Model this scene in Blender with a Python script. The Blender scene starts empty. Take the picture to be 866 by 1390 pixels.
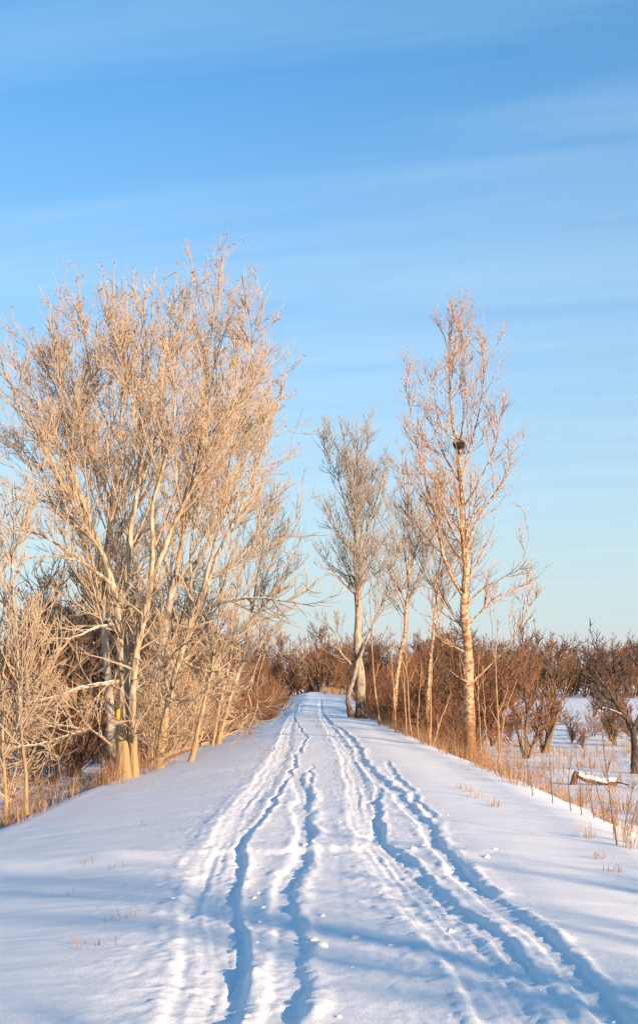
import bpy, math
import numpy as np
from mathutils import Vector

# ------------------------------------------------------------------ camera
sc = bpy.context.scene
C = sc.collection
F, CX, CY, HOR, EYE = 1805.0, 433.0, 695.0, 925.0, 1.7      # photo pixels
TH = math.atan((HOR - CY) / F)
cam = bpy.data.cameras.new('camera'); camo = bpy.data.objects.new('camera', cam); C.objects.link(camo)
camo.location = (0, 0, EYE); camo.rotation_euler = (math.pi / 2 + TH, 0, 0)
cam.sensor_fit = 'VERTICAL'; cam.sensor_height = 36; cam.lens = F / 1390 * 36
cam.clip_start = 0.1; cam.clip_end = 9000
sc.camera = camo
# ------------------------------------------------------------------ light
SUN_EL, SUN_AZ = math.radians(12.5), math.radians(138)       # azimuth clockwise from +Y
S = Vector((math.sin(SUN_AZ) * math.cos(SUN_EL), math.cos(SUN_AZ) * math.cos(SUN_EL), math.sin(SUN_EL)))
sun = bpy.data.lights.new('sun', 'SUN'); suno = bpy.data.objects.new('sun', sun); C.objects.link(suno)
sun.energy = 4.7; sun.angle = math.radians(0.6); sun.color = (1.0, 0.72, 0.46)
suno.rotation_euler = (-S).to_track_quat('-Z', 'Y').to_euler(); suno.location = (40, -30, 30)
w = bpy.data.worlds.new('World'); sc.world = w; w.use_nodes = True
nt = w.node_tree; nt.nodes.clear(); N = nt.nodes.new; LK = nt.links.new
sky = N('ShaderNodeTexSky'); sky.sky_type = 'NISHITA'; sky.sun_disc = False
sky.sun_elevation = SUN_EL; sky.sun_rotation = SUN_AZ; sky.altitude = 0
sky.air_density = 1.0; sky.dust_density = 0.3; sky.ozone_density = 3.0
hs0 = N('ShaderNodeHueSaturation'); hs0.inputs['Saturation'].default_value = 1.15; LK(sky.outputs[0], hs0.inputs['Color'])
hs = N('ShaderNodeMixRGB'); hs.blend_type = 'MULTIPLY'; hs.inputs[0].default_value = 1; LK(hs0.outputs[0], hs.inputs[1]); hs.inputs[2].default_value = (.36, 1.13, 1.27, 1)
tc = N('ShaderNodeTexCoord')
sep = N('ShaderNodeSeparateXYZ'); LK(tc.outputs['Generated'], sep.inputs[0])
def math_node(op, a, b=None):
    m = N('ShaderNodeMath'); m.operation = op
    for i, v in enumerate((a, b)):
        if v is None: continue
        if isinstance(v, (int, float)): m.inputs[i].default_value = v
        else: LK(v, m.inputs[i])
    return m.outputs[0]
zz = math_node('MAXIMUM', sep.outputs[2], 0.03)
cb = N('ShaderNodeCombineXYZ')
LK(math_node('DIVIDE', sep.outputs[0], zz), cb.inputs[0]); LK(math_node('DIVIDE', sep.outputs[1], zz), cb.inputs[1])
mp0 = N('ShaderNodeMapping'); mp0.inputs['Rotation'].default_value = (0, 0, math.radians(17)); LK(cb.outputs[0], mp0.inputs[0])
mp = N('ShaderNodeMapping'); mp.inputs['Scale'].default_value = (0.42, 2.3, 1); mp.inputs['Location'].default_value = (0.45, 0.62, 0); LK(mp0.outputs[0], mp.inputs[0])
n1 = N('ShaderNodeTexNoise'); n1.inputs['Scale'].default_value = 1.0; n1.inputs['Detail'].default_value = 7; n1.inputs['Roughness'].default_value = 0.55
n1.inputs['Distortion'].default_value = 0.5
LK(mp.outputs[0], n1.inputs['Vector'])
cr = N('ShaderNodeValToRGB'); cr.color_ramp.elements[0].position = 0.42; cr.color_ramp.elements[0].color = (0, 0, 0, 1)
cr.color_ramp.elements[1].position = 0.80; cr.color_ramp.elements[1].color = (1, 1, 1, 1); LK(n1.outputs[0], cr.inputs[0])
# thin pale veil of high cloud, thicker towards the horizon all round
vr = N('ShaderNodeMapRange'); vr.inputs[1].default_value = 0.0; vr.inputs[2].default_value = 0.60; vr.inputs[3].default_value = 1.0; vr.inputs[4].default_value = 0.0
LK(sep.outputs[2], vr.inputs[0]); veil = N('ShaderNodeMixRGB')
LK(math_node('MULTIPLY', math_node('POWER', vr.outputs[0], 1.55), 1.0), veil.inputs[0]); LK(hs.outputs[0], veil.inputs[1]); veil.inputs[2].default_value = (3.40, 3.42, 3.5, 1)
mx = N('ShaderNodeMixRGB'); LK(math_node('MULTIPLY', cr.outputs[0], 0.36), mx.inputs[0]); LK(veil.outputs[0], mx.inputs[1])
mx.inputs[2].default_value = (3.2, 4.3, 5.0, 1)
bg = N('ShaderNodeBackground'); bg.inputs['Strength'].default_value = 0.10; LK(mx.outputs[0], bg.inputs['Color'])
wo = N('ShaderNodeOutputWorld'); LK(bg.outputs[0], wo.inputs['Surface'])
sc.view_settings.view_transform = 'Standard'; sc.view_settings.look = 'None'
sc.view_settings.gamma = 1; sc.view_settings.use_curve_mapping = False
sc.view_settings.exposure = 1.05

# ------------------------------------------------------------------ materials
def mat(name, c1, c2, scale=8, rough=0.8, bump=0.0, stretch=(1, 1, 1), lo=0.35, hi=0.65, c3=None, scale3=2, lo3=0.5, hi3=0.6, foot=None):
    m = bpy.data.materials.new(name); m.use_nodes = True; t = m.node_tree; b = t.nodes['Principled BSDF']
    b.inputs['Roughness'].default_value = rough; b.inputs['Specular IOR Level'].default_value = 0.25
    co = t.nodes.new('ShaderNodeTexCoord'); mp = t.nodes.new('ShaderNodeMapping'); mp.inputs['Scale'].default_value = stretch
    t.links.new(co.outputs['Object'], mp.inputs[0])
    def ramp(sc_, l, h, det=5):
        n = t.nodes.new('ShaderNodeTexNoise'); n.inputs['Scale'].default_value = sc_; n.inputs['Detail'].default_value = det
        t.links.new(mp.outputs[0], n.inputs['Vector'])
        r = t.nodes.new('ShaderNodeMapRange'); r.inputs[1].default_value = l; r.inputs[2].default_value = h
        t.links.new(n.outputs[0], r.inputs[0]); return n, r.outputs[0]
    def mix(f, a, c):
        x = t.nodes.new('ShaderNodeMixRGB'); t.links.new(f, x.inputs[0])
        if isinstance(a, tuple): x.inputs[1].default_value = (*a, 1)
        else: t.links.new(a, x.inputs[1])
        x.inputs[2].default_value = (*c, 1); return x.outputs[0]
    n, f = ramp(scale, lo, hi); col = mix(f, c1, c2)
    if c3: _, f3 = ramp(scale3, lo3, hi3, 4); col = mix(f3, col, c3)
    if foot:                       # rough old bark near the foot: (colour, height m)
        sp = t.nodes.new('ShaderNodeSeparateXYZ'); t.links.new(co.outputs['Object'], sp.inputs[0])
        a = t.nodes.new('ShaderNodeMath'); a.operation = 'MULTIPLY_ADD'; t.links.new(n.outputs[0], a.inputs[0]); a.inputs[1].default_value = foot[1] * 1.4
        t.links.new(sp.outputs[2], a.inputs[2])
        r = t.nodes.new('ShaderNodeMapRange'); r.inputs[1].default_value = foot[1] * 1.5; r.inputs[2].default_value = foot[1] * 1.15
        t.links.new(a.outputs[0], r.inputs[0]); col = mix(r.outputs[0], col, foot[0])
    t.links.new(col, b.inputs['Base Color'])
    if bump:
        bn = t.nodes.new('ShaderNodeBump'); bn.inputs['Strength'].default_value = bump; bn.inputs['Distance'].default_value = 0.05
        t.links.new(n.outputs[0], bn.inputs['Height']); t.links.new(bn.outputs[0], b.inputs['Normal'])
    return m
M = {}
M['pale'] = mat('pale_poplar_bark', (.48, .375, .255), (.22, .155, .095), 13, .9, 1.0, (1, 1, .22), lo=.42, hi=.60, c3=(.13, .09, .06), scale3=9, lo3=.56, hi3=.64, foot=((.36, .235, .12), 2.0))
M['pale2'] = mat('tan_branch_bark', (.48, .37, .255), (.31, .22, .14), 3, .85)
M['twig'] = mat('tan_twig_bark', (.50, .375, .255), (.33, .225, .14), 2, .85)
M['grey'] = mat('grey_poplar_bark', (.44, .37, .285), (.25, .20, .15), 9, .85, .8, (1, 1, .4), c3=(.11, .085, .06), scale3=5, lo3=.55, hi3=.66, foot=((.13, .085, .05), 1.6))
M['greytwig'] = mat('grey_twig_bark', (.37, .31, .25), (.23, .185, .145), 2, .85)
M['birch'] = mat('pale_spotted_bark', (.52, .38, .25), (.38, .25, .15), 5, .8, .6, (1, 1, 1.6), c3=(.24, .11, .045), scale3=7, lo3=.48, hi3=.57, foot=((.19, .095, .04), 1.9))
M['birchtwig'] = mat('orange_twig_bark', (.45, .29, .18), (.30, .175, .10), 2, .85)
M['brown'] = mat('red_brown_twigs', (.26, .13, .068), (.16, .078, .042), 1.2, .9)
M['brown2'] = mat('brown_twigs', (.21, .125, .072), (.125, .074, .046), 1.0, .9)
M['dark'] = mat('dark_bark', (.085, .065, .052), (.04, .031, .026), 6, .9, .5)
M['wood'] = mat('shade_toned_wood_twigs', (.16, .115, .08), (.085, .06, .045), 1.5, .9)  # dark bark, its colour darkened further for the shade of the front poplars
M['sapling'] = mat('orange_sapling_bark', (.40, .255, .135), (.25, .14, .07), 5, .85)
M['grass'] = mat('dry_straw', (.46, .34, .20), (.25, .14, .07), 11, .9)
M['redgrass'] = mat('rusty_dry_weeds', (.40, .25, .135), (.18, .085, .042), 11, .9)
M['rot'] = mat('rotten_wood', (.25, .14, .07), (.10, .055, .03), 8, .9, .8, (1, 1, .3))
M['yellow'] = mat('yellow_lichen', (.62, .42, .02), (.45, .30, .03), 12, .8)

def snow_mat(name, fine=1.0):
    m = bpy.data.materials.new(name); m.use_nodes = True; t = m.node_tree; b = t.nodes['Principled BSDF']
    b.inputs['Roughness'].default_value = .55; b.inputs['Specular IOR Level'].default_value = .3
    co = t.nodes.new('ShaderNodeTexCoord')
    n = t.nodes.new('ShaderNodeTexNoise'); n.inputs['Scale'].default_value = 1.3; n.inputs['Detail'].default_value = 4
    t.links.new(co.outputs['Object'], n.inputs['Vector'])
    x = t.nodes.new('ShaderNodeMixRGB'); t.links.new(n.outputs[0], x.inputs[0])
    x.inputs[1].default_value = (.90, .875, .85, 1); x.inputs[2].default_value = (.87, .84, .82, 1); t.links.new(x.outputs[0], b.inputs['Base Color'])
    n2 = t.nodes.new('ShaderNodeTexNoise'); n2.inputs['Scale'].default_value = 55; n2.inputs['Detail'].default_value = 6; n2.inputs['Roughness'].default_value = .65
    t.links.new(co.outputs['Object'], n2.inputs['Vector'])
    bp = t.nodes.new('ShaderNodeBump'); bp.inputs['Strength'].default_value = .6 * fine; bp.inputs['Distance'].default_value = .012
    t.links.new(n2.outputs[0], bp.inputs['Height']); t.links.new(bp.outputs[0], b.inputs['Normal'])
    return m
M['snow'] = snow_mat('snow')

# ------------------------------------------------------------------ helpers
def P(px, py, d):
    r = (px - CX) / F; u = -(py - CY) / F; c, s = math.cos(TH), math.sin(TH)
    t = d / (c - u * s); return np.array((r * t, d, EYE + t * (s + u * c)))
def road_point(px, py, z=0.0):
    r = (px - CX) / F; u = -(py - CY) / F; c, s = math.cos(TH), math.sin(TH)
    t = (z - EYE) / (s + u * c); return r * t, t * (c - u * s)
def hash2(i, j, seed):
    h = (i.astype(np.int64) * 374761393 + j.astype(np.int64) * 668265263 + seed * 974634777) & 0x7fffffff
    h = ((h ^ (h >> 13)) * 1274126177) & 0x7fffffff
    h = h ^ (h >> 16); return (h & 0xffff) / 65535.0
def vnoise(x, y, seed=0):
    x = np.asarray(x, float); y = np.asarray(y, float); i = np.floor(x); j = np.floor(y); fx = x - i; fy = y - j
    fx = fx * fx * (3 - 2 * fx); fy = fy * fy * (3 - 2 * fy); i = i.astype(np.int64); j = j.astype(np.int64)
    a = hash2(i, j, seed); b = hash2(i + 1, j, seed); c = hash2(i, j + 1, seed); d = hash2(i + 1, j + 1, seed)
    return (a + (b - a) * fx) * (1 - fy) + (c + (d - c) * fx) * fy
def fbm(x, y, seed=0, o=4):
    v = 0; a = .5
    for k in range(o): v = v + a * vnoise(x * 2 ** k, y * 2 ** k, seed + k); a *= .5
    return v / (1 - .5 ** o) - .5
def sstep(a, b, x):
    t = np.clip((x - a) / (b - a), 0, 1); return t * t * (3 - 2 * t)

def mesh_from(name, V, Q, smooth=True):
    """V [n,3]; Q int array [m,3] or [m,4]"""
    me = bpy.data.meshes.new(name); V = np.ascontiguousarray(V, dtype=np.float32); k = Q.shape[1]; m = len(Q)
    me.vertices.add(len(V)); me.vertices.foreach_set('co', V.ravel())
    me.loops.add(m * k); me.loops.foreach_set('vertex_index', np.ascontiguousarray(Q, dtype=np.int32).ravel())
    me.polygons.add(m); me.polygons.foreach_set('loop_start', np.arange(0, m * k, k, dtype=np.int32))
    me.polygons.foreach_set('use_smooth', np.full(m, smooth)); me.update(calc_edges=True); return me
def ob(name, me, material, parent=None):
    o = bpy.data.objects.new(name, me); C.objects.link(o)
    if material is not None: me.materials.append(material)
    if parent is not None: o.parent = parent
    return o
def tag(o, label=None, cat=None, group=None, kind=None):
    for k, v in (('label', label), ('category', cat), ('group', group), ('kind', kind)):
        if v: o[k] = v
    return o
def empty(name, loc, label, cat, group=None):
    o = bpy.data.objects.new(name, None); C.objects.link(o); o.location = loc; o.empty_display_size = .2
    return tag(o, label, cat, group)
def copy_tree(o, loc, rz, s, label=None, group=None):
    c = o.copy(); C.objects.link(c); c.location = loc; c.rotation_euler = (0, 0, rz); c.scale = s if isinstance(s, tuple) else (s, s, s)
    if label: c['label'] = label
    if group: c['group'] = group
    for ch in KIDS[o.name]:
        d = ch.copy(); C.objects.link(d); d.parent = c
    return c
KIDS = {}

def tubes(Pn, R, sides, cap=False):
    """Pn [n,K,3], R [n,K] -> verts, quads"""
    n, K, _ = Pn.shape
    T = np.gradient(Pn, axis=1); T /= np.linalg.norm(T, axis=2, keepdims=True) + 1e-9
    ch = Pn[:, -1] - Pn[:, 0]; ch /= np.linalg.norm(ch, axis=1, keepdims=True) + 1e-9
    ref = np.where(np.abs(ch[:, 2:3]) > .75, np.array([[1., .3, 0]]), np.array([[0, .2, 1.]]))
    U = np.cross(T, ref[:, None, :]); U /= np.linalg.norm(U, axis=2, keepdims=True) + 1e-9; W = np.cross(T, U)
    a = np.arange(sides) * 2 * math.pi / sides
    V = Pn[:, :, None, :] + R[:, :, None, None] * (np.cos(a)[None, None, :, None] * U[:, :, None, :] + np.sin(a)[None, None, :, None] * W[:, :, None, :])
    idx = np.arange(n * K * sides).reshape(n, K, sides); nx = np.roll(idx, -1, axis=2)
    Q = np.stack([idx[:, :-1], nx[:, :-1], nx[:, 1:], idx[:, 1:]], axis=-1).reshape(-1, 4)
    V = V.reshape(-1, 3)
    if cap:
        cen = Pn[:, -1]; ci = len(V) + np.arange(n); V = np.vstack([V, cen])
        Q = np.vstack([Q, np.stack([idx[:, -1], nx[:, -1], np.repeat(ci[:, None], sides, 1), np.repeat(ci[:, None], sides, 1)], -1).reshape(-1, 4)]) if False else Q
        extra = [(idx[i, -1, j], nx[i, -1, j], nx[i, -1, (j + 1) % sides], ci[i]) for i in range(n) for j in range(0, sides, 2)]
        Q = np.vstack([Q, np.array(extra)])
    return V, Q
def merge(parts):
    Vs, Qs, o = [], [], 0
    for V, Q in parts: Vs.append(V); Qs.append(Q + o); o += len(V)
    return np.vstack(Vs), np.vstack(Qs)
def resample(pts, K):
    p = np.array(pts, float)
    for _ in range(2):
        if len(p) < 3: break
        q = np.empty((2 * len(p) - 2, 3)); q[0::2] = .75 * p[:-1] + .25 * p[1:]; q[1::2] = .25 * p[:-1] + .75 * p[1:]
        q[0] = p[0]; q[-1] = p[-1]; p = q
    s = np.r_[0, np.cumsum(np.linalg.norm(np.diff(p, axis=0), axis=1))]; t = np.linspace(0, s[-1], K)
    return np.stack([np.interp(t, s, p[:, k]) for k in range(3)], 1)
def lengths(Pn): return np.linalg.norm(np.diff(Pn, axis=1), axis=2).sum(1)
def grow(rng, Pn, R, dens, t0, t1, lmin, lmax, lrat, ang, up, wob, K, rrat, rmin, out=None, taper=.5):
    """side branches of every polyline: dens per metre, with length by parent length"""
    L = lengths(Pn) * (t1 - t0); m = max(1, int(L.sum() * dens)); n, K0, _ = Pn.shape
    pi = rng.choice(n, m, p=L / L.sum()); t = t0 + (t1 - t0) * rng.random(m); f = t * (K0 - 1); i = np.minimum(f.astype(int), K0 - 2); fr = (f - i)[:, None]
    p = Pn[pi, i] * (1 - fr) + Pn[pi, i + 1] * fr; T = Pn[pi, i + 1] - Pn[pi, i]; T /= np.linalg.norm(T, axis=1, keepdims=True) + 1e-9
    r = R[pi, i] * (1 - fr[:, 0]) + R[pi, i + 1] * fr[:, 0]
    rv = rng.normal(size=(m, 3))
    if out is not None: rv += out
    U = rv - (rv * T).sum(1, keepdims=True) * T; U /= np.linalg.norm(U, axis=1, keepdims=True) + 1e-9
    a = np.radians(rng.normal(ang, 11, m))[:, None]; D = np.cos(a) * T + np.sin(a) * U
    Lp = lengths(Pn)[pi]; ln = np.clip(Lp * lrat * (1.15 - taper * 1.5 * t) * rng.uniform(.55, 1.3, m), lmin, lmax)
    Q = np.empty((m, K, 3)); Q[:, 0] = p; st = (ln / (K - 1))[:, None]
    for k in range(1, K):
        D = D + np.array([0, 0, up]) / (K - 1) + rng.normal(size=(m, 3)) * wob
        D /= np.linalg.norm(D, axis=1, keepdims=True); Q[:, k] = Q[:, k - 1] + D * st
    r0 = np.clip(r * rrat, rmin * 1.2, None); s = np.linspace(0, 1, K)[None, :]
    RR = np.maximum(r0[:, None] * (1 - s) ** .8, 0) * 1 + rmin * .8
    return Q, RR
def jitter(rng, Pn, amt):
    n, K, _ = Pn.shape; w_ = rng.normal(size=(n, K, 3)) * amt; w_[:, 0] = 0
    k = np.array([.25, .5, .25]); w2 = w_.copy()
    w2[:, 1:-1] = .25 * w_[:, :-2] + .5 * w_[:, 1:-1] + .25 * w_[:, 2:]; return Pn + w2

# ------------------------------------------------------------------ terrain
def wr(y): return np.interp(y, [0, 27, 37, 48, 66, 75, 90, 170], [3.15, 3.1, 2.7, 2.45, 2.0, 1.85, 1.8, 3.0])
def wl(y): return np.interp(y, [0, 27, 47, 63, 85, 170], [4.4, 4.25, 3.6, 3.2, 2.5, 3.2])
def base_z(x, y):
    r = wr(y); l = wl(y); x = np.asarray(x, float)
    zr = -.09 * sstep(.5, 1, x / r) - .99 * sstep(0, 3.2, x - r) - .12 * sstep(3, 14, x - r)
    zl = -.42 * np.clip((-x - 1.2) / (l - 1.2), 0, 1) ** 1.2 - .85 * sstep(-.1, 2.6, -x - l)
    z = np.where(x > 0, zr, zl)
    off = np.maximum(sstep(.6, 4, x - r), sstep(.6, 4, -x - l))
    z = z + off * (.30 * fbm(x / 7, y / 7, 3) + .10 * fbm(x / 1.7, y / 1.7, 9))
    on = 1 - off
    z = z - on * (.48 * sstep(75, 79, y) * (1 - sstep(92, 104, y))) + on * .35 * sstep(120, 165, y) - on * 1.6 * sstep(172, 200, y)
    z = z - on * .10 * sstep(105, 122, y) * (1 - sstep(120, 150, y))
    return z + off * .9 * sstep(150, 420, y)
def lane(px):
    q = sorted((road_point(a, b)[::-1] for a, b in px)); ys = np.array([a for a, _ in q]); xs = np.array([b for _, b in q]); return ys, xs
TR = [  # pixel path, half width, depth, right ridge, left ridge, treads, range open to the viewer
    (lane([(279, 1300), (277, 1229), (294, 1163), (330, 1102), (365, 1050), (380, 1026), (390, 990), (397, 972)]), .20, .050, .0, .03, 1),
    (lane([(324, 1300), (322, 1225), (322, 1152), (337, 1127), (368, 1091), (391, 1056), (400, 1030), (415, 1000), (405, 985), (398, 972)]), .055, .075, .055, .0, 0),
    (lane([(388, 1300), (383, 1203), (409, 1157), (414, 1127), (404, 1051)]), .12, .085, .06, .03, 0),
    (lane([(419, 1086), (421, 1040)]), .06, .05, .03, .0, 0),
    (lane([(640, 1310), (575, 1230), (510, 1152), (492, 1110), (485, 1076), (472, 1030), (455, 1000), (445, 985), (436, 970)]), .19, .050, .0, .025, 1),
    (lane([(705, 1310), (620, 1233), (540, 1152), (511, 1142), (508, 1107), (512, 1066)]), .07, .075, .05, .0, 0),
    (lane([(765, 1310), (700, 1250), (630, 1190), (595, 1152), (576, 1119), (531, 1071), (495, 1041), (482, 1010), (466, 992), (449, 982), (437, 970)]), .11, .095, .055, .03, 0),
    (lane([(586, 1112), (546, 1066), (525, 1036)]), .07, .055, .03, .0, 0),
]
def detail_z(x, y):
    """wheel ruts, wind ripples and churned snow on the road"""
    z = np.zeros_like(x); near = np.zeros_like(x)
    for (ys, xs), hw, dep, rr, lr, tread in TR:
        xc = np.interp(y, ys, xs)
        # extend the lowest part towards and behind the viewpoint in a straight line
        if ys[0] < 9: sl = (xs[2] - xs[0]) / (ys[2] - ys[0]) * .6; xc = np.where(y < ys[0], xs[0] + (y - ys[0]) * sl, xc)
        xc = xc + .11 * fbm(y / 1.3, y * 0 + hw * 50, 21, 4) * np.minimum(1 + y / 30, 2.2) * (0.6 if tread else 1)
        e = 1 if ys[0] < 9 else sstep(ys[0] - .5, ys[0] + .5, y)
        e = e * (1 - sstep(ys[-1] - .5, ys[-1] + 1.5, y) * (0 if ys[-1] > 60 else 1)) * (1 - sstep(100, 150, y))
        k = hw * (1 + (.4 if tread else .9) * fbm(y / 1.1 + x / 1.5, x / .6, int(hw * 900), 4)) * (1 if tread else .85) ; u = (x - xc) / k
        z -= e * (.36 if tread else .26) * dep * np.clip(.9 + 1.5 * fbm(y / 1.4, x * 0 + hw * 31, 33, 3), .15, 2) * (1 - sstep(.62, 1.12, np.abs(u) + .5 * fbm(x / .09, y / .14, 57, 3)))
        mod = .42 * np.clip(.55 + 2.6 * fbm(x / .22, y / .4, 55, 4), 0, 2)
        z += e * rr * mod * np.exp(-((u - 1.6) / .55) ** 2) + e * lr * mod * np.exp(-((u + 1.45) / .5) ** 2)
        near = np.maximum(near, e * np.exp(-(np.abs(u) / 3.2) ** 2))
        if tread: z -= e * .013 * np.clip(u, -1, 1) * (1 - sstep(.8, 1.5, np.abs(u))) * np.clip(1 + 1.2 * fbm(x / .4, y / .8, 75, 3), .2, 2)
        if tread: z += e * (1 - sstep(.6, 1, np.abs(u))) * (.0016 * np.sin(u * 11 + 3 * fbm(y / 2, x * 0, 4)) + .022 * fbm(u * 4.5, y / 2.6, 71, 4) + .008 * fbm(x / .07, y / .08, 73, 3))
    lump = fbm(x / .11, y / .13, 91, 3)
    z += near * (.05 * np.clip(lump - .06, 0, 1) + .014 * fbm(x / .05, y / .07, 93, 3))
    # transverse lip where a drift has been cut across the road
    lip = 13.6 + 1.5 * fbm(x / .9, y * 0, 15, 5) + .04 * x
    across = sstep(-1.5, -1.0, x) * (1 - sstep(1.2, 2.2, x))
    z -= across * .035 * (1 - sstep(0, .3, y - lip)) * sstep(8, 12.5, y) * np.clip(.6 + 2.5 * fbm(x / .5, y * 0 + 3, 19, 3), 0, 1.2)
    z += across * .018 * np.exp(-((y - lip - .35) / .3) ** 2) * np.clip(fbm(x / .12, y / .12, 17, 4) + .12, 0, 1)
    # wind ripples lying across the slope
    a = math.radians(-22); u = x * math.cos(a) + y * math.sin(a); v = -x * math.sin(a) + y * math.cos(a)
    z += .034 * fbm(u / 1.6, v / .42, 41, 4) + .05 * fbm(x / 1.8, y / 2.6, 43, 3)
    z += .012 * fbm(u / .5, v / .13, 45, 3) * sstep(.6, 2.2, np.abs(x - .2))
    # drift on the left slope
    z += .10 * np.exp(-((y - 13.9 + .5 * (x + 2.4)) / .45) ** 2) * sstep(-1.2, -2.2, x) * (1 - sstep(3.8, 4.6, -x))
    return z
def ground_z(x, y):
    x = np.atleast_1d(np.asarray(x, float)); y = np.atleast_1d(np.asarray(y, float)); return base_z(x, y) + detail_z(x, y) * (1 - sstep(170, 200, y))
def gz(x, y): return float(ground_z(x, y)[0])

ys = [-3000, -1200, -500, -220, -110, -60, -35, -20, -12, -7, -4, -2, -.5, 1, 2, 3, 3.6, 4.2, 4.8, 5.2, 5.5]
while ys[-1] < 330: ys.append(ys[-1] + max(.028, ys[-1] ** 2 / 3600 if ys[-1] < 60 else ys[-1] * .0167))
ys += [345, 365, 395, 440, 520, 660, 900, 1400, 2400, 4500]
xi = list(np.linspace(-3.0, 3.0, 320)); g = .03; xr = [3.0]
while xr[-1] < 3000: xr.append(xr[-1] + g); g = g * 1.045 if xr[-1] < 60 else g * 1.3
xs = np.array([-v for v in xr[:0:-1]] + xi[1:-1] if False else [-v for v in xr[::-1]] + xi[1:-1] + xr)
Y, X = np.meshgrid(np.array(ys), xs, indexing='ij'); Z = ground_z(X.ravel(), Y.ravel()).reshape(X.shape)
V = np.stack([X, Y, Z], -1).reshape(-1, 3); ny, nx_ = X.shape
idx = np.arange(ny * nx_).reshape(ny, nx_); Q = np.stack([idx[:-1, :-1], idx[:-1, 1:], idx[1:, 1:], idx[1:, :-1]], -1)
yc = (Y[:-1, :-1] + Y[1:, 1:]) / 2; xc = (X[:-1, :-1] + X[1:, 1:]) / 2
isroad = (np.abs(xc) < 3.0) & (yc > -20) & (yc < 172)
for nm, mk, lb in (('snowy_road', isroad, None), ('snow_field', ~isroad, None)):
    q = Q[mk]; used = np.unique(q); rm = np.full(len(V), -1); rm[used] = np.arange(len(used))
    tag(ob(nm, mesh_from(nm, V[used], rm[q]), M['snow']), kind='structure')

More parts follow.
